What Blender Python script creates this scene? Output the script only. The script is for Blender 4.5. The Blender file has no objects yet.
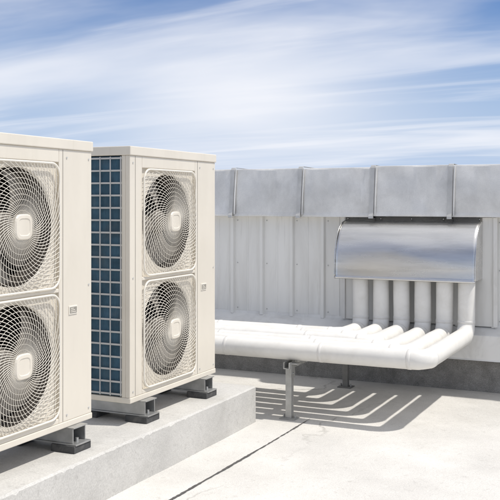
import bpy, math, random
from mathutils import Vector, Matrix
random.seed(7)
scene=bpy.context.scene
# world frame: X = v (out of the fan faces), Y = u (towards the wall), Z up
# ---------------------------------------------------------------- materials
def mat(name, col, rough=0.6, metal=0.0, var=0.12, scale=6.0, bump=0.0, bscale=60.0, dirt=None, dirtscale=2.0, dirtamt=0.5, stretch=(1,1,1), spec=0.5, fine=0.0, cracks=None, dirt2=None, d2scale=8, d2amt=0.5, d2stretch=(1,1,1)):
    m=bpy.data.materials.new(name); m.use_nodes=True
    nt=m.node_tree; N=nt.nodes; L=nt.links
    b=N['Principled BSDF']
    tc=N.new('ShaderNodeTexCoord'); mp=N.new('ShaderNodeMapping'); mp.inputs['Scale'].default_value=stretch
    L.new(tc.outputs['Object'],mp.inputs['Vector'])
    n=N.new('ShaderNodeTexNoise'); n.inputs['Scale'].default_value=scale; n.inputs['Detail'].default_value=6; n.inputs['Roughness'].default_value=0.6
    L.new(mp.outputs[0],n.inputs['Vector'])
    r=N.new('ShaderNodeMapRange'); r.inputs['From Min'].default_value=0.3; r.inputs['From Max'].default_value=0.7
    r.inputs['To Min'].default_value=1-var; r.inputs['To Max'].default_value=1+var*0.5
    L.new(n.outputs['Fac'],r.inputs['Value'])
    vm=N.new('ShaderNodeVectorMath'); vm.operation='SCALE'; vm.inputs[0].default_value=col
    L.new(r.outputs[0],vm.inputs['Scale'])
    out=vm.outputs[0]
    if fine>0:
        nf=N.new('ShaderNodeTexNoise'); nf.inputs['Scale'].default_value=140; nf.inputs['Detail'].default_value=3
        L.new(tc.outputs['Object'],nf.inputs['Vector'])
        rf=N.new('ShaderNodeMapRange'); rf.inputs['From Min'].default_value=0.3; rf.inputs['From Max'].default_value=0.7
        rf.inputs['To Min'].default_value=1-fine; rf.inputs['To Max'].default_value=1+fine*0.5
        L.new(nf.outputs['Fac'],rf.inputs['Value'])
        v2=N.new('ShaderNodeVectorMath'); v2.operation='SCALE'; L.new(out,v2.inputs[0]); L.new(rf.outputs[0],v2.inputs['Scale']); out=v2.outputs[0]
    def overlay(out,colr,sc,amt,lo,hi,strv,dist=0.6):
        m2=N.new('ShaderNodeMapping'); m2.inputs['Scale'].default_value=strv; m2.inputs['Location'].default_value=(3.1,7.7,1.3); L.new(tc.outputs['Object'],m2.inputs['Vector'])
        n2=N.new('ShaderNodeTexNoise'); n2.inputs['Scale'].default_value=sc; n2.inputs['Detail'].default_value=8; n2.inputs['Roughness'].default_value=0.65
        n2.inputs['Distortion'].default_value=dist
        L.new(m2.outputs[0],n2.inputs['Vector'])
        r2=N.new('ShaderNodeMapRange'); r2.inputs['From Min'].default_value=lo; r2.inputs['From Max'].default_value=hi
        r2.inputs['To Min'].default_value=0; r2.inputs['To Max'].default_value=amt
        L.new(n2.outputs['Fac'],r2.inputs['Value'])
        mx=N.new('ShaderNodeMix'); mx.data_type='RGBA'
        L.new(r2.outputs[0],mx.inputs['Factor']); L.new(out,mx.inputs[6]); mx.inputs[7].default_value=(*colr,1)
        return mx.outputs[2]
    if dirt: out=overlay(out,dirt,dirtscale,dirtamt,0.5,0.75,stretch)
    if dirt2: out=overlay(out,dirt2,d2scale,d2amt,0.58,0.72,d2stretch,0.1)
    if cracks:
        nn=N.new('ShaderNodeTexNoise'); nn.inputs['Scale'].default_value=2.2; nn.inputs['Detail'].default_value=6
        L.new(tc.outputs['Object'],nn.inputs['Vector'])
        ad=N.new('ShaderNodeMix'); ad.data_type='VECTOR'; ad.inputs[0].default_value=0.45
        L.new(tc.outputs['Object'],ad.inputs[4]); L.new(nn.outputs['Color'],ad.inputs[5])
        vo=N.new('ShaderNodeTexVoronoi'); vo.feature='DISTANCE_TO_EDGE'; vo.inputs['Scale'].default_value=cracks
        L.new(ad.outputs[1],vo.inputs['Vector'])
        rc=N.new('ShaderNodeMapRange'); rc.inputs['From Min'].default_value=0.0; rc.inputs['From Max'].default_value=0.0045; rc.inputs['To Min'].default_value=1; rc.inputs['To Max'].default_value=0
        L.new(vo.outputs['Distance'],rc.inputs['Value'])
        mk=N.new('ShaderNodeTexNoise'); mk.inputs['Scale'].default_value=0.7; mk.inputs['Detail'].default_value=3; L.new(tc.outputs['Object'],mk.inputs['Vector'])
        rk=N.new('ShaderNodeMapRange'); rk.inputs['From Min'].default_value=0.44; rk.inputs['From Max'].default_value=0.56; rk.inputs['To Max'].default_value=0.5
        L.new(mk.outputs['Fac'],rk.inputs['Value'])
        mu=N.new('ShaderNodeMath'); mu.operation='MULTIPLY'; L.new(rc.outputs[0],mu.inputs[0]); L.new(rk.outputs[0],mu.inputs[1])
        mx=N.new('ShaderNodeMix'); mx.data_type='RGBA'; L.new(mu.outputs[0],mx.inputs['Factor']); L.new(out,mx.inputs[6]); mx.inputs[7].default_value=(0.2,0.19,0.17,1); out=mx.outputs[2]
    L.new(out,b.inputs['Base Color'])
    rr=N.new('ShaderNodeMapRange'); rr.inputs['To Min'].default_value=max(0.05,rough-0.1); rr.inputs['To Max'].default_value=min(1,rough+0.1)
    L.new(n.outputs['Fac'],rr.inputs['Value']); L.new(rr.outputs[0],b.inputs['Roughness'])
    b.inputs['Metallic'].default_value=metal
    b.inputs['Specular IOR Level'].default_value=spec
    if bump>0:
        n3=N.new('ShaderNodeTexNoise'); n3.inputs['Scale'].default_value=bscale; n3.inputs['Detail'].default_value=5
        L.new(mp.outputs[0],n3.inputs['Vector'])
        bp=N.new('ShaderNodeBump'); bp.inputs['Strength'].default_value=bump; bp.inputs['Distance'].default_value=0.01
        L.new(n3.outputs['Fac'],bp.inputs['Height']); L.new(bp.outputs[0],b.inputs['Normal'])
    return m
M_ground=mat('roof_screed',(0.66,0.64,0.60),0.85,var=0.16,scale=1.6,bump=0.4,bscale=35,dirt=(0.46,0.44,0.40),dirtscale=0.9,dirtamt=0.65,fine=0.15,cracks=0.42,dirt2=(0.34,0.32,0.29),d2scale=26,d2amt=0.4)
M_curb=mat('curb_concrete',(0.57,0.555,0.52),0.9,var=0.14,scale=3,bump=0.3,bscale=30,dirt=(0.36,0.35,0.32),dirtscale=2.2,dirtamt=0.55,fine=0.14,dirt2=(0.26,0.25,0.23),d2scale=24,d2amt=0.4)
M_joint=mat('joint_dark',(0.10,0.095,0.09),0.9,var=0.4,scale=30)
M_ivory=mat('ivory_enamel',(0.725,0.672,0.575),0.42,var=0.06,scale=2,bump=0.03,bscale=120,dirt=(0.54,0.49,0.40),dirtscale=1.6,dirtamt=0.4,stretch=(1,1.6,0.5),dirt2=(0.50,0.45,0.36),d2scale=12,d2amt=0.22,d2stretch=(1,2.5,0.2))
M_ivory2=mat('ivory_wire',(0.78,0.735,0.645),0.4,var=0.05,scale=5)
M_guard=mat('guard_wire',(0.52,0.52,0.50),0.45,var=0.1,scale=5)
M_inner=mat('shroud_dark',(0.085,0.072,0.06),0.7,var=0.2,scale=8)
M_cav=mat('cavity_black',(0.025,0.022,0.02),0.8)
M_blade=mat('fan_blade_plastic',(0.25,0.225,0.19),0.45,var=0.1,scale=6)
M_fin=mat('coil_fin_blue',(0.13,0.26,0.36),0.45,metal=0.2,var=0.4,scale=9,dirt=(0.22,0.28,0.32),dirtscale=7,dirtamt=0.7)
M_seam=mat('seam_shadow',(0.25,0.235,0.21),0.7)
M_badge=mat('badge_grey',(0.30,0.28,0.24),0.4)
M_rubber=mat('rubber_pad',(0.07,0.07,0.07),0.85,var=0.3,scale=20,dirt=(0.2,0.19,0.17),dirtscale=12,dirtamt=0.5)
M_galv=mat('galvanised',(0.48,0.48,0.465),0.45,metal=0.7,var=0.22,scale=14,bump=0.05,bscale=40,dirt=(0.30,0.295,0.28),dirtscale=3,dirtamt=0.4)
M_galvd=mat('galvanised_shaded',(0.26,0.255,0.24),0.6,metal=0.4,var=0.25,scale=14)  # darker copy of the galvanised steel; shade on rear legs put into the colour
M_cop=mat('coping_zinc',(0.74,0.73,0.70),0.46,metal=0.30,var=0.20,scale=4,bump=0.14,bscale=5,dirt=(0.44,0.425,0.395),dirtscale=2.2,dirtamt=0.6,stretch=(1,1,0.8),fine=0.06,dirt2=(0.85,0.84,0.81),d2scale=7,d2amt=0.45,d2stretch=(2,1,0.4))
M_cop2=mat('coping_joint',(0.54,0.535,0.515),0.5,metal=0.4,var=0.2,scale=7)
M_panel=mat('wall_panel_steel',(0.77,0.76,0.725),0.5,metal=0.05,var=0.07,scale=2,bump=0.06,bscale=5,dirt=(0.54,0.52,0.48),dirtscale=2.5,dirtamt=0.5,stretch=(2,1,0.35),dirt2=(0.42,0.40,0.36),d2scale=9,d2amt=0.4,d2stretch=(3,1,0.15))
M_flash=mat('white_flashing',(0.76,0.75,0.72),0.6,var=0.08,scale=4,dirt=(0.43,0.41,0.375),dirtscale=4,dirtamt=0.6,stretch=(1,1,0.6))
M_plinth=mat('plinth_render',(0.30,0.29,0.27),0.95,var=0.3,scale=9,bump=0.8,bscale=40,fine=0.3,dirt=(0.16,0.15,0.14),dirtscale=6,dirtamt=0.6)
M_hood=mat('stainless_hood',(0.68,0.67,0.65),0.27,metal=0.9,var=0.18,scale=3,bump=0.035,bscale=3.0,dirt=(0.40,0.39,0.37),dirtscale=3.2,dirtamt=0.6,stretch=(0.4,1,3.0),dirt2=(0.80,0.79,0.77),d2scale=10,d2amt=0.35,d2stretch=(0.3,1,5))
M_pipe=mat('pipe_wrap_white',(0.76,0.742,0.70),0.38,var=0.06,scale=7,bump=0.16,bscale=18,dirt=(0.52,0.49,0.43),dirtscale=5,dirtamt=0.4)
M_band=mat('pipe_joint_tape',(0.72,0.70,0.66),0.42,var=0.08,scale=20)
# ---------------------------------------------------------------- mesh builder
class MB:
    def __init__(s): s.v=[];s.f=[];s.m=[];s.mats=[];s.sm=[]
    def mi(s,m):
        if m not in s.mats: s.mats.append(m)
        return s.mats.index(m)
    def add(s,vs,fs,m,smooth=False):
        o=len(s.v); s.v+= [tuple(p) for p in vs]; k=s.mi(m)
        for f in fs: s.f.append(tuple(i+o for i in f)); s.m.append(k); s.sm.append(smooth)
    def box(s,x0,x1,y0,y1,z0,z1,m):
        vs=[(x0,y0,z0),(x1,y0,z0),(x1,y1,z0),(x0,y1,z0),(x0,y0,z1),(x1,y0,z1),(x1,y1,z1),(x0,y1,z1)]
        s.add(vs,[(0,3,2,1),(4,5,6,7),(0,1,5,4),(1,2,6,5),(2,3,7,6),(3,0,4,7)],m)
    def tube(s,pts,r,seg,m,closed=False,caps=True,radii=None):
        pts=[Vector(p) for p in pts]; n=len(pts); vs=[];fs=[]
        t0=(pts[1]-pts[0]).normalized()
        ref=Vector((0,0,1)) if abs(t0.z)<0.9 else Vector((1,0,0))
        nrm=(ref-t0*ref.dot(t0)).normalized()
        for i,p in enumerate(pts):
            if closed: t=(pts[(i+1)%n]-pts[i-1]).normalized()
            else:
                t=(pts[min(i+1,n-1)]-pts[max(i-1,0)]).normalized()
            nrm=(nrm-t*nrm.dot(t)).normalized(); bn=t.cross(nrm)
            rr=radii[i] if radii else r
            for k in range(seg):
                a=2*math.pi*k/seg
                vs.append(p+(nrm*math.cos(a)+bn*math.sin(a))*rr)
        for i in range(n if closed else n-1):
            j=(i+1)%n
            for k in range(seg):
                l=(k+1)%seg
                fs.append((i*seg+k,i*seg+l,j*seg+l,j*seg+k))
        s.add(vs,fs,m,True)
        if caps and not closed:
            s.add([vs[k] for k in range(seg)],[tuple(range(seg-1,-1,-1))],m)
            s.add([vs[(n-1)*seg+k] for k in range(seg)],[tuple(range(seg))],m)
    def extrude_x(s,prof,x0,x1,m,caps=True,smooth=False):
        n=len(prof); vs=[(x0,p[0],p[1]) for p in prof]+[(x1,p[0],p[1]) for p in prof]
        s.add(vs,[(i,i+1,n+i+1,n+i) for i in range(n-1)],m,smooth)
    def make(s,name,parent=None,bevel=0,loc=(0,0,0),seg=2,sharp=None):
        me=bpy.data.meshes.new(name); me.from_pydata(s.v,[],s.f)
        for m in s.mats: me.materials.append(m)
        for p,k,q in zip(me.polygons,s.m,s.sm): p.material_index=k; p.use_smooth=q
        me.update()
        if sharp: me.set_sharp_from_angle(angle=math.radians(sharp))
        o=bpy.data.objects.new(name,me); scene.collection.objects.link(o); o.location=loc
        if parent: o.parent=parent
        if bevel>0:
            b=o.modifiers.new('bevel','BEVEL'); b.width=bevel; b.segments=seg; b.limit_method='ANGLE'; b.angle_limit=math.radians(50)
            b.harden_normals=False
        return o
def empty(name,loc=(0,0,0)):
    e=bpy.data.objects.new(name,None); e.location=loc; e.empty_display_size=0.2; scene.collection.objects.link(e); return e
# ---------------------------------------------------------------- ground
g=MB(); S=600
g.add([(-S,-S,0),(S,-S,0),(S,S,0),(-S,S,0)],[(0,1,2,3)],M_ground); g.make('ground')
j=MB(); vs=[];fs=[]; n=260
for i in range(n+1):
    y=-3.5+i*(5.02)/n
    c=0.455+0.006*math.sin(y*2.1)+random.uniform(-.0018,.0018); w=0.0062+0.003*math.sin(y*5.1)*math.sin(y*1.7)+random.uniform(-.0022,.0025)
    if i>n-14: w*=(n-i)/14
    vs+=[(c-w,y,0.004),(c+w,y,0.004)]
fs=[(2*i,2*i+1,2*i+3,2*i+2) for i in range(n)]
j.add(vs,fs,M_joint); j.make('expansion_joint')
# ---------------------------------------------------------------- curb
def curb():
    m=MB(); x0,x1,y0,y1,h=-0.62,0.162,-4.2,1.272,0.238
    ny=260; nz=6; nx=14
    def jit(a): return random.uniform(-a,a)
    sec=[(x1,(h-0.009)*k/nz) for k in range(nz+1)]+[(x1-0.009,h)]+[(x1+(x0-x1)*k/nx,h) for k in range(1,nx)]+[(x0,h),(x0,0)]
    rows=[]
    for i in range(ny+1):
        y=y0+(y1-y0)*i/ny; e=0.0015*math.sin(y*9)+0.002*math.sin(y*3.3)
        chip=0.012*max(0,random.random()-0.90)/0.10
        row=[]
        for k,(x,z) in enumerate(sec):
            jx=jit(.0003) ; jz=jit(.0003)
            if k==nz: jz=-chip+jit(.001)
            if k==nz+1: jx=-chip+jit(.001)
            row.append((x+e+jx,y,z+jz if z>0 else -0.01))
        rows.append(row)
    k=len(sec); vs=[p for r in rows for p in r]
    fs=[(i*k+a,(i+1)*k+a,(i+1)*k+a+1,i*k+a+1) for i in range(ny) for a in range(k-1)]
    m.add(vs,fs,M_curb,True)
    m.add(rows[-1],[tuple(range(k))],M_curb); m.add(rows[0],[tuple(range(k-1,-1,-1))],M_curb)
    o=m.make('concrete_curb',sharp=28); return o
curb()
# ---------------------------------------------------------------- condenser unit
W,H,D=0.996,1.40,0.36
FC=0.4275; FZ=(0.3565,0.982); HS=0.303
def sdf(y,z,h=0.293,r=0.06):
    qx=abs(y)-h+r; qz=abs(z)-h+r
    return math.hypot(max(qx,0),max(qz,0))+min(max(qx,qz),0)-r
def grille(m,cy,cz):
    R=0.415
    def bx(r): 
        return 0.010+0.026*max(0,1-(r/0.30)**2)
    nw=64
    for i in range(nw):
        a0=2*math.pi*i/nw; pts=[]; seg=22
        for k in range(seg+1):
            r=0.045+(R-0.045)*k/seg
            a=a0+1.0*((r-0.045)/(0.30-0.045))**0.9
            y,z=r*math.cos(a),r*math.sin(a)
            if sdf(y,z)>0:
                lo,hi=0.045+(R-0.045)*(k-1)/seg,r
                for _ in range(8):
                    mid=(lo+hi)/2; am=a0+1.0*((mid-0.045)/(0.255))**0.9
                    if sdf(mid*math.cos(am),mid*math.sin(am))>0: hi=mid
                    else: lo=mid
                am=a0+1.0*((lo-0.045)/(0.255))**0.9
                pts.append((bx(lo),cy+lo*math.cos(am),cz+lo*math.sin(am))); break
            pts.append((bx(r),cy+y,cz+z))
        if len(pts)>2: m.tube(pts,0.0017,4,M_ivory2,caps=False)
    for q,r in enumerate([0.075+0.0245*t for t in range(13)]):
        seg=72; runs=[];cur=[]
        inside=[sdf(r*math.cos(2*math.pi*k/seg),r*math.sin(2*math.pi*k/seg))<0 for k in range(seg)]
        P=[(bx(r)-0.003,cy+r*math.cos(2*math.pi*k/seg),cz+r*math.sin(2*math.pi*k/seg)) for k in range(seg)]
        if all(inside): m.tube(P,0.0014,4,M_ivory2,closed=True)
        else:
            st=next((k for k in range(seg) if not inside[k]),0)
            for kk in range(seg+1):
                k=(st+kk)%seg
                if inside[k]: cur.append(P[k])
                else:
                    if len(cur)>2: m.tube(cur,0.0014,4,M_ivory2,caps=False)
                    cur=[]
    for (hh,rr,xx,tt) in ((0.297,0.062,0.009,0.006),):
        pts=[]
        for qd,(sy,sz) in enumerate(((1,1),(-1,1),(-1,-1),(1,-1))):
            for k in range(7):
                a=math.pi/2*qd+math.pi/2*k/6
                pts.append((xx,cy+sy*(hh-rr)+rr*math.cos(a),cz+sz*(hh-rr)+rr*math.sin(a)))
        m.tube(pts,tt,6,M_ivory2,closed=True)
    vs=[];n=28
    lv=((0.058,0.022),(0.058,0.036),(0.053,0.042),(0.040,0.043),(0.036,0.040))
    for (rad,x) in lv:
        for k in range(n):
            a=2*math.pi*k/n; e=4.0
            c,s_=math.cos(a),math.sin(a); q=(abs(c)**e+abs(s_)**e)**(-1/e)
            vs.append((x,cy+rad*q*c,cz+rad*q*s_))
    fs=[(i*n+k,i*n+(k+1)%n,(i+1)*n+(k+1)%n,(i+1)*n+k) for i in range(len(lv)-1) for k in range(n)]
    fs.append(tuple(range((len(lv)-1)*n,len(lv)*n)))
    m.add(vs,fs,M_ivory,False)
def unit(y0):
    root=empty('air_conditioner_outdoor_unit',(0,y0,0.36))
    m=MB()
    ya,yb=FC-HS,FC+HS
    zc=[(FZ[0]-HS,FZ[0]+HS),(FZ[1]-HS,FZ[1]+HS)]
    m.box(-0.03,0,0.0,ya,0.03,H-0.05,M_ivory)
    m.box(-0.03,0,yb,W,0.03,H-0.05,M_ivory)
    m.box(-0.03,0,ya,yb,0.03,zc[0][0],M_ivory)
    m.box(-0.03,0,ya,yb,zc[0][1],zc[1][0],M_ivory)
    m.box(-0.03,0,ya,yb,zc[1][1],H-0.05,M_ivory)
    m.box(-D-0.006,0.007,-0.006,W+0.006,H-0.05,H-0.0,M_ivory)
    m.box(-D-0.002,0.004,-0.002,W+0.002,-0.0,0.03,M_ivory)
    m.box(-D,-0.03,W-0.012,W,0.03,H-0.05,M_ivory)
    m.box(-0.055,-0.03,0.0,0.02,0.03,H-0.05,M_ivory)
    m.box(-D,-D+0.03,0.0,0.03,0.03,H-0.05,M_ivory)
    m.box(-D,-D+0.012,0.70,W-0.012,0.03,H-0.05,M_ivory)
    o=m.make('cabinet',root,0.004)
    s=MB()
    s.box(-0.002,0.0012,0.052,0.0545,0.034,H-0.053,M_seam)
    s.box(-0.002,0.0012,yb+0.028,yb+0.0305,0.034,H-0.053,M_seam)
    for (yy,zz) in ((0.03,1.31),(0.03,0.06),(0.97,1.31),(0.97,0.06),(0.97,0.68),(0.03,0.68),(0.79,1.31),(0.79,0.06)):
        s.tube([(-0.001,yy,zz),(0.003,yy,zz)],0.005,10,M_guard)
    s.make('panel_seams_and_screws',root)
    b=MB()
    b.box(-0.001,0.004,0.805,0.872,0.545,0.587,M_ivory2)
    b.box(0.002,0.0055,0.811,0.866,0.551,0.581,M_badge)
    for k in range(3): b.box(0.004,0.0065,0.817,0.860-0.01*k,0.5555+0.0085*k,0.5585+0.0085*k,M_ivory2)
    b.make('handle_plate',root,0.001)
    for i,cz in enumerate(FZ):
        f=MB(); n=64; R=0.272; vs=[]
        for k in range(n):
            a=2*math.pi*k/n; c,s_=math.cos(a),math.sin(a); q=HS/max(abs(c),abs(s_))
            vs.append((-0.016,FC+q*c,cz+q*s_))
        for k in range(n):
            a=2*math.pi*k/n; vs.append((-0.016,FC+R*math.cos(a)*1.03,cz+R*math.sin(a)*1.03))
        for k in range(n):
            a=2*math.pi*k/n; vs.append((-0.024,FC+R*math.cos(a),cz+R*math.sin(a)))
        fs=[(k,(k+1)%n,n+(k+1)%n,n+k) for k in range(n)]+[(n+k,n+(k+1)%n,2*n+(k+1)%n,2*n+k) for k in range(n)]
        f.add(vs,fs,M_ivory)
        vs=[(-0.024,FC+R*math.cos(2*math.pi*k/n),cz+R*math.sin(2*math.pi*k/n)) for k in range(n)]+[(-0.15,FC+R*math.cos(2*math.pi*k/n),cz+R*math.sin(2*math.pi*k/n)) for k in range(n)]
        f.add(vs,[(k,(k+1)%n,n+(k+1)%n,n+k) for k in range(n)],M_inner,True)
        f.make('fan_mouth_%d'%(i+1),root)
        gm=MB(); grille(gm,FC,cz); gm.make('fan_grille_%d'%(i+1),root)
        fb=MB()
        hub=[(-0.13,0.07),(-0.075,0.068),(-0.062,0.055),(-0.058,0.02)]
        vs=[];n2=24
        for (x,r) in hub:
            for k in range(n2):
                a=2*math.pi*k/n2; vs.append((x,FC+r*math.cos(a),cz+r*math.sin(a)))
        fs=[(p*n2+k,p*n2+(k+1)%n2,(p+1)*n2+(k+1)%n2,(p+1)*n2+k) for p in range(3) for k in range(n2)]+[tuple(range(3*n2,4*n2))]
        fb.add(vs,fs,M_blade,True)
        rot=random.uniform(0,1.5)
        for bl in range(4):
            a0=rot+bl*math.pi/2; nr,na=8,8; vs=[]
            for p in range(nr+1):
                r=0.06+0.195*p/nr
                sw=0.45*(p/nr)**1.3; span=1.05-0.15*math.sin(math.pi*p/nr)
                for q in range(na+1):
                    fq=q/na; a=a0+sw+span*(fq-0.5)
                    x=-0.125+0.065*fq*(0.8+0.2*p/nr)+0.012*math.sin(math.pi*fq)
                    vs.append((x,FC+r*math.cos(a),cz+r*math.sin(a)))
            fs=[(p*(na+1)+q,p*(na+1)+q+1,(p+1)*(na+1)+q+1,(p+1)*(na+1)+q) for p in range(nr) for q in range(na)]
            fb.add(vs,fs,M_blade,True)
        fb.make('fan_rotor_%d'%(i+1),root)
    c=MB()
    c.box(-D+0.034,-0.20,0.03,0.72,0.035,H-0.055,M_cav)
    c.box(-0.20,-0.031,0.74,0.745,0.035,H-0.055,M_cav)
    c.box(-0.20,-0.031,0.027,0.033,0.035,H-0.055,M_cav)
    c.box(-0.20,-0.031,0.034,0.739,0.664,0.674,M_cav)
    x=-D+0.032
    c.box(-D+0.031,-0.056,0.017,0.026,0.034,H-0.054,M_fin)
    while x<-0.058:
        c.box(x,x+0.0013,0.009,0.017,0.034,H-0.054,M_fin); x+=0.0052
    y=0.03
    while y<0.70:
        c.box(-D+0.006,-D+0.03,y,y+0.002,0.034,H-0.054,M_fin); y+=0.010
    c.make('condenser_coil',root)
    gg=MB()
    nrow=19
    for k in range(nrow+1):
        z=0.045+(H-0.05-0.015-0.045)*k/nrow
        gg.box(-D+0.028,-0.053,-0.001,0.006,z-0.005,z+0.005,M_guard)
    for k in range(5):
        x=-0.058-0.0675*k
        gg.box(x-0.0035,x+0.0035,-0.004,-0.0012,0.036,H-0.056,M_guard)
    gg.make('coil_guard',root,0.001)
    ft=MB()
    for yc in (0.15,0.845):
        ft.box(-D-0.04,0.045,yc-0.055,yc+0.055,-0.006,-0.0005,M_galv)
        ft.box(-D-0.03,0.035,yc-0.052,yc-0.046,-0.078,-0.0062,M_galv)
        ft.box(-D-0.03,0.035,yc+0.046,yc+0.052,-0.078,-0.0062,M_galv)
        ft.box(-D-0.04,0.06,yc-0.06,yc+0.06,-0.086,-0.0782,M_galv)
        for xc in (-0.01,-D+0.02):
            ft.box(xc-0.075,xc+0.065,yc-0.068,yc+0.068,-0.121,-0.0862,M_rubber)
            ft.tube([(xc+0.03,yc,-0.0783),(xc+0.03,yc,-0.060)],0.010,6,M_galv)
    ft.make('mounting_feet',root,0.0015)
    return root
unit(0.0); unit(-1.35)
# ---------------------------------------------------------------- wall
wall=empty('rooftop_wall',(0,0,0))
WU=2.93; XA,XB=-9.0,9.0
p=MB()
sp=0.28
k0=math.floor((XA-0.007)/sp)
prof=[(XA,WU)]
k=k0
while 0.007+k*sp<XB-0.1:
    c=0.007+k*sp
    if c-0.03>XA:
        prof+=[(c-0.024,WU),(c-0.013,WU-0.024),(c+0.013,WU-0.024),(c+0.024,WU)]
        prof+=[(c+sp/2-0.010,WU),(c+sp/2-0.005,WU-0.004),(c+sp/2+0.005,WU-0.004),(c+sp/2+0.010,WU)]
    k+=1
prof.append((XB,WU))
z0,z1=0.49,1.38; n=len(prof)
p.add([(a,b,z0) for a,b in prof]+[(a,b,z1) for a,b in prof],[(i,i+1,n+i+1,n+i) for i in range(n-1)],M_panel)
p.make('ribbed_panels',wall)
sc=MB(); k=k0
while 0.007+k*sp<XB-0.3:
    c=0.007+k*sp+0.045
    if c>XA+0.1:
        for zz in (0.54,0.93,1.30): sc.tube([(c,WU-0.001,zz),(c,WU-0.006,zz)],0.005,6,M_galv)
    k+=1
sc.make('panel_screws',wall)
c=MB(); c.box(XA,XB,WU+0.01,WU+0.26,0,1.70,M_plinth); c.make('wall_core',wall)
f=MB()
f.extrude_x([(WU-0.002,0.515),(WU-0.006,0.495),(2.80,0.445),(2.795,0.440),(2.795,0.262),(2.785,0.252),(2.83,0.250),(WU,0.250)],XA,XB,M_flash)
x=XA+0.3
while x<XB:
    f.box(x-0.02,x+0.02,2.791,2.7945,0.256,0.438,M_flash); x+=1.83
f.make('base_flashing',wall)
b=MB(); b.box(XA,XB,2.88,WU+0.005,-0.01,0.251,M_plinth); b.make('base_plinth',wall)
seams=[-0.798+0.63*k for k in range(-13,16)]
seams=[s for s in seams if XA<s<XB]
cp=MB()
for a,bb in zip(seams[:-1],seams[1:]):
    dy=random.uniform(-.007,.007); dz=random.uniform(-.005,.005); tl=random.uniform(-.010,.010)
    prof=[(3.22,1.66+dz),(3.22,1.735+dz),(2.885+dy,1.745+dz),(2.874+dy,1.742+dz),(2.868+dy,1.730+dz),(2.842+dy,1.50+dz),(2.835+dy+tl,1.375+dz),(2.822+dy+tl,1.352+dz),(2.822+dy+tl,1.340+dz),(2.86+dy,1.338+dz),(WU+0.005,1.338+dz)]
    nxc=12; npc=len(prof); vs=[]
    for i in range(nxc+1):
        xx=a+0.006+(bb-a-0.010)*i/nxc
        for q,(yy,zz) in enumerate(prof):
            e=0.004*math.sin(math.pi*i/nxc)*(1 if q in (5,) else 0)+0.0015*math.sin(xx*14+q)
            vs.append((xx,yy+e,zz))
    cp.add(vs,[(i*npc+q,i*npc+q+1,(i+1)*npc+q+1,(i+1)*npc+q) for i in range(nxc) for q in range(npc-1)],M_cop,True)
    w=0.018
    pr=[(3.225,1.752),(2.882,1.757),(2.865,1.752),(2.855,1.735),(2.826,1.50),(2.814,1.378),(2.796,1.345),(2.794,1.326),(2.85,1.326)]
    nn=len(pr); vs=[]
    for (yy,zz) in pr: vs.append((a-w,yy,zz))
    for (yy,zz) in pr: vs.append((a+w,yy,zz))
    cp.add(vs,[(i,i+1,nn+i+1,nn+i) for i in range(nn-1)],M_cop2)
    for xx in (a-w,a+w):
        v2=[(xx,yy,zz) for yy,zz in pr]+[(xx,yy+0.016,zz-0.002) for yy,zz in pr]
        cp.add(v2,[(i,i+1,nn+i+1,nn+i) for i in range(nn-1)],M_cop2)
    cp.tube([(a+w+0.012,2.858,1.736),(a+w+0.012,2.827,1.50),(a+w+0.012,2.818,1.352)],0.007,6,M_cop)
cp.make('metal_coping',wall,sharp=22)
# ---------------------------------------------------------------- pipe hood
hood=empty('pipe_exit_hood',(0,0,0))
h=MB(); v0,v1=0.218,1.326; n=18; prof=[]
zt,zb,d=1.305,0.855,0.306
prof.append((WU-0.028,zt+0.035)); 
for k in range(n+1):
    a=math.pi/2*k/n
    prof.append((WU-0.03-(d-0.03)*math.sin(a)**0.9,zb+0.03+(zt-zb-0.03)*math.cos(a)**0.8))
prof+=[(WU-d-0.004,zb+0.012),(WU-d-0.010,zb+0.002),(WU-d,zb-0.004),(WU-d+0.012,zb+0.004)]
nxs=40; vs=[]; 
for i in range(nxs+1):
    xx=v0+(v1-v0)*i/nxs
    for q,(yy,zz) in enumerate(prof):
        e=0.003*math.sin(xx*9.3+zz*7)*math.sin(zz*11+1.2)*(1 if 2<q<n else 0)
        vs.append((xx,yy-e,zz+e*0.5))
npf=len(prof)
h.add(vs,[(i*npf+q,i*npf+q+1,(i+1)*npf+q+1,(i+1)*npf+q) for i in range(nxs) for q in range(npf-1)],M_hood,True)
for xx in (v0,v1):
    pts=[(xx,yy,zz) for yy,zz in prof[1:n+3]]+[(xx,WU-0.026,zb+0.01)]
    h.add(pts,[tuple(range(len(pts)))],M_hood)
    e=[(xx,yy,zz) for yy,zz in prof[1:n+3]]
    h.tube(e,0.004,6,M_hood)
for xx in (v0+0.02,v1-0.02,(v0+v1)/2,v0+0.3,v1-0.3):
    h.tube([(xx,WU-0.030,zt+0.018),(xx,WU-0.036,zt+0.018)],0.007,8,M_galv)
o=h.make('curved_cover',hood)
s=o.modifiers.new('th','SOLIDIFY'); s.thickness=0.002
bp=MB()
bp.box(v0-0.02,v1+0.11,WU-0.027,WU-0.0245,0.50,1.337,M_panel)
bp.box(v1+0.085,v1+0.115,WU-0.045,WU-0.0275,0.50,1.337,M_flash)
bp.box(v0-0.03,v0-0.005,WU-0.04,WU-0.0275,0.50,1.337,M_flash)
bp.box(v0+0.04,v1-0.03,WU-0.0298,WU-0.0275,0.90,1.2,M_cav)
bp.make('backing_plate',hood,0.0008)
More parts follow.
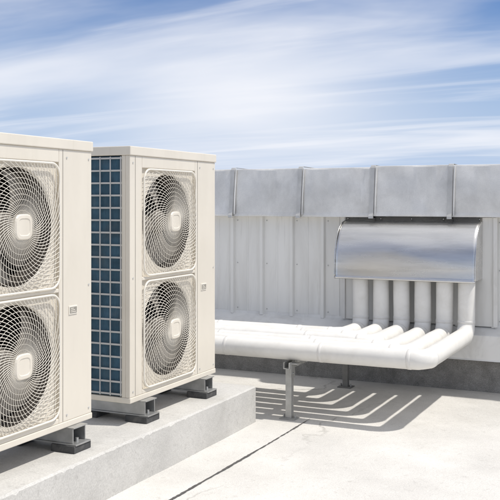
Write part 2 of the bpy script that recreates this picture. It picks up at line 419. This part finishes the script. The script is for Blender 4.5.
# ---------------------------------------------------------------- pipes
def fillet(pts,r,n=9):
    pts=[Vector(p) for p in pts]; out=[pts[0]]; marks=[]
    for i in range(1,len(pts)-1):
        a=(pts[i-1]-pts[i]).normalized(); b_=(pts[i+1]-pts[i]).normalized()
        p0=pts[i]+a*r; p1=pts[i]+b_*r; c=pts[i]+(a+b_)*r
        marks+= [(p0,-a),(p1,b_)]
        for k in range(n+1):
            t=math.pi/2*k/n
            out.append(c - b_*r*math.cos(t) - a*r*math.sin(t))
    out.append(pts[-1]); return out,marks
PR=0.064
for i in range(6):
    root=empty('insulated_pipe',(0,0,0))
    v=0.409+0.1662*i; u=2.28-0.156*i; hh=0.45+random.uniform(-.006,.006)
    m=MB()
    raw=[(v+random.uniform(-.006,.006),2.72,1.02),(v,2.72,hh),(v,u,hh),(-4.5,u+random.uniform(-.02,.02),hh)]
    rb=0.10
    path,marks=fillet(raw,rb)
    full=[]
    for a,b_ in zip(path[:-1],path[1:]):
        L=(b_-a).length; nn=max(1,int(L/0.06))
        for k in range(nn): full.append(a.lerp(b_,k/nn))
    full.append(path[-1])
    radii=[PR*(1+0.016*math.sin(q*0.9+i*2)*math.sin(q*0.23+i)+random.uniform(-.006,.006)) for q in range(len(full))]
    m.tube(full,PR,28,M_pipe,radii=radii)
    m.make('insulated_run',root)
    bd=MB()
    for (q,dr) in marks:
        bd.tube([q-dr*0.013,q-dr*0.011,q+dr*0.011,q+dr*0.013],PR,28,M_band,radii=[PR*0.99,PR+0.0018,PR+0.0018,PR*0.99],caps=False)
    x=v-0.35-0.07*i
    while x>-4.4:
        q=Vector((x,u,hh)); dr=Vector((1,0,0))
        bd.tube([q-dr*0.013,q-dr*0.011,q+dr*0.011,q+dr*0.013],PR,28,M_band,radii=[PR*0.99,PR+0.0016,PR+0.0016,PR*0.99],caps=False)
        x-=0.75+random.uniform(-.08,.08)
    bd.make('joint_bands',root)
# ---------------------------------------------------------------- racks
for v in (0.323,-1.2,-2.6):
    root=empty('pipe_support_stand',(v,0,0))
    m=MB(); zt=0.385
    m.box(-0.021,0.021,1.40,2.70,zt-0.045,zt-0.0415,M_galv)
    m.box(-0.021,-0.018,1.40,2.70,zt-0.0413,zt-0.002,M_galv)
    m.box(0.018,0.021,1.40,2.70,zt-0.0413,zt-0.002,M_galv)
    for yy in (1.46,2.60):
        mm=M_galv if yy<2 else M_galvd
        m.box(-0.021,0.021,yy-0.021,yy-0.018,0.008,zt-0.0455,mm)
        m.box(-0.021,-0.018,yy-0.0178,yy+0.021,0.008,zt-0.0455,mm)
        m.box(0.018,0.021,yy-0.0178,yy+0.021,0.008,zt-0.0455,mm)
        m.box(-0.055,0.055,yy-0.05,yy+0.05,0.001,0.0078,mm)
        for sx in (-0.04,0.04): m.tube([(sx,yy,0.0078),(sx,yy,0.028)],0.007,6,M_galv)
        m.box(0.0215,0.026,yy-0.035,yy+0.035,zt-0.11,zt-0.003,M_galv)
        m.box(0.0262,0.07,yy-0.035,yy+0.035,zt-0.014,zt-0.008,M_galv)
        m.tube([(0.026,yy,zt-0.08),(0.034,yy,zt-0.08)],0.008,6,M_galv)
    m.make('strut_frame',root,0.001)
# ---------------------------------------------------------------- light
sd=Vector((0.50,0.15,1.0)).normalized()
el=math.asin(sd.z); az=math.atan2(sd.x,sd.y)
L=bpy.data.lights.new('sun','SUN'); L.energy=3.6; L.angle=math.radians(1.4); L.color=(1.0,0.96,0.90)
lo=bpy.data.objects.new('sun',L); scene.collection.objects.link(lo)
lo.rotation_euler=(-sd).to_track_quat('-Z','Y').to_euler()
lo.location=(5,5,10)
w=bpy.data.worlds.new('World'); scene.world=w; w.use_nodes=True
N=w.node_tree.nodes; K=w.node_tree.links; N.clear()
out=N.new('ShaderNodeOutputWorld'); bg=N.new('ShaderNodeBackground'); bg.inputs['Strength'].default_value=0.122
K.new(bg.outputs[0],out.inputs[0])
sky=N.new('ShaderNodeTexSky'); sky.sky_type='NISHITA'; sky.sun_disc=False; sky.sun_elevation=el; sky.sun_rotation=az
sky.air_density=1.0; sky.dust_density=0.4; sky.ozone_density=2.0
tint=N.new('ShaderNodeMix'); tint.data_type='RGBA'; tint.blend_type='MULTIPLY'; tint.inputs[0].default_value=1.0
K.new(sky.outputs[0],tint.inputs[6]); tint.inputs[7].default_value=(0.48,0.62,0.86,1)
tc=N.new('ShaderNodeTexCoord'); sep=N.new('ShaderNodeSeparateXYZ'); K.new(tc.outputs['Generated'],sep.inputs[0])
def math_(op,a,b=None,clamp=False):
    n=N.new('ShaderNodeMath'); n.operation=op; n.use_clamp=clamp
    for i,q in enumerate((a,b)):
        if q is None: continue
        if isinstance(q,(int,float)): n.inputs[i].default_value=q
        else: K.new(q,n.inputs[i])
    return n.outputs[0]
zz=math_('ADD',math_('MAXIMUM',sep.outputs[2],0.0),0.11)
cx=math_('DIVIDE',sep.outputs[0],zz); cy=math_('DIVIDE',sep.outputs[1],zz)
comb=N.new('ShaderNodeCombineXYZ'); K.new(cx,comb.inputs[0]); K.new(cy,comb.inputs[1])
def cloud(rotd,sc,scale,detail,lo_,hi_,amt,loc=(0,0,0),dist=0.4):
    mp=N.new('ShaderNodeMapping'); mp.inputs['Rotation'].default_value=(0,0,math.radians(rotd)); mp.inputs['Scale'].default_value=sc; mp.inputs['Location'].default_value=loc
    K.new(comb.outputs[0],mp.inputs[0])
    n1=N.new('ShaderNodeTexNoise'); n1.inputs['Scale'].default_value=scale; n1.inputs['Detail'].default_value=detail; n1.inputs['Roughness'].default_value=0.5; n1.inputs['Distortion'].default_value=dist
    K.new(mp.outputs[0],n1.inputs['Vector'])
    v=math_('ADD',n1.outputs['Fac'],math_('MULTIPLY',math_('MAXIMUM',math_('SUBTRACT',sep.outputs[2],0.25),0.0),0.22))  # extra unseen cloud cover overhead, added to neutralise the blue shadows
    cr=N.new('ShaderNodeMapRange'); cr.interpolation_type='SMOOTHSTEP'; cr.inputs['From Min'].default_value=lo_; cr.inputs['From Max'].default_value=hi_; cr.inputs['To Max'].default_value=amt
    K.new(v,cr.inputs['Value']); return cr.outputs[0]
c1=cloud(-22,(0.34,0.9,1),0.9,6,0.41,0.74,0.80,(1.7,0.4,0),0.5)
c2=cloud(-30,(0.35,1.5,1),1.5,7,0.42,0.74,0.55,(4,9,0),0.8)
# broad, flat glow low over the wall, painted into the sky colour
gd=Vector((-0.4336,0.9011,0.112)).normalized()
def dotn(vec):
    dt=N.new('ShaderNodeVectorMath'); dt.operation='DOT_PRODUCT'; K.new(tc.outputs['Generated'],dt.inputs[0]); dt.inputs[1].default_value=vec; return dt.outputs['Value']
lat=math_('SUBTRACT',dotn((0.9011,0.4336,0)),0.0)
ver=math_('SUBTRACT',sep.outputs[2],0.112)
front=math_('GREATER_THAN',dotn(gd),0.0)
d2=math_('ADD',math_('POWER',math_('DIVIDE',lat,0.16),2.0),math_('POWER',math_('DIVIDE',ver,0.055),2.0))
glow=math_('MULTIPLY',math_('EXPONENT',math_('MULTIPLY',d2,-1.0)),front)
n9=N.new('ShaderNodeTexNoise'); n9.inputs['Scale'].default_value=1.2; n9.inputs['Detail'].default_value=5; K.new(comb.outputs[0],n9.inputs['Vector'])
glow=math_('MULTIPLY',glow,math_('ADD',math_('MULTIPLY',n9.outputs['Fac'],0.5),0.62),True)
hz=N.new('ShaderNodeMapRange'); hz.interpolation_type='SMOOTHSTEP'; hz.inputs['From Min'].default_value=0.0; hz.inputs['From Max'].default_value=0.24; hz.inputs['To Min'].default_value=0.95; hz.inputs['To Max'].default_value=0.0
K.new(sep.outputs[2],hz.inputs['Value'])
mh=N.new('ShaderNodeMix'); mh.data_type='RGBA'; K.new(hz.outputs[0],mh.inputs[0]); K.new(tint.outputs[2],mh.inputs[6]); mh.inputs[7].default_value=(4.1,5.1,6.9,1)
inv=lambda q: math_('SUBTRACT',1.0,q)
f1=inv(math_('MULTIPLY',math_('MULTIPLY',inv(c1),inv(c2)),inv(glow)))
mc=N.new('ShaderNodeMix'); mc.data_type='RGBA'; K.new(f1,mc.inputs[0]); K.new(mh.outputs[2],mc.inputs[6]); mc.inputs[7].default_value=(7.7,7.8,8.2,1)
K.new(mc.outputs[2],bg.inputs['Color'])
# ---------------------------------------------------------------- camera
cam=bpy.data.cameras.new('Camera'); co=bpy.data.objects.new('Camera',cam); scene.collection.objects.link(co)
co.location=(2.68,-4.13,1.45)
co.rotation_euler=(math.radians(90),0,math.radians(25.38))
cam.sensor_width=36; cam.lens=64.8; cam.shift_y=-0.094
cam.clip_start=0.05; cam.clip_end=2000
scene.camera=co
scene.view_settings.view_transform='Standard'; scene.view_settings.look='None'; scene.view_settings.exposure=0
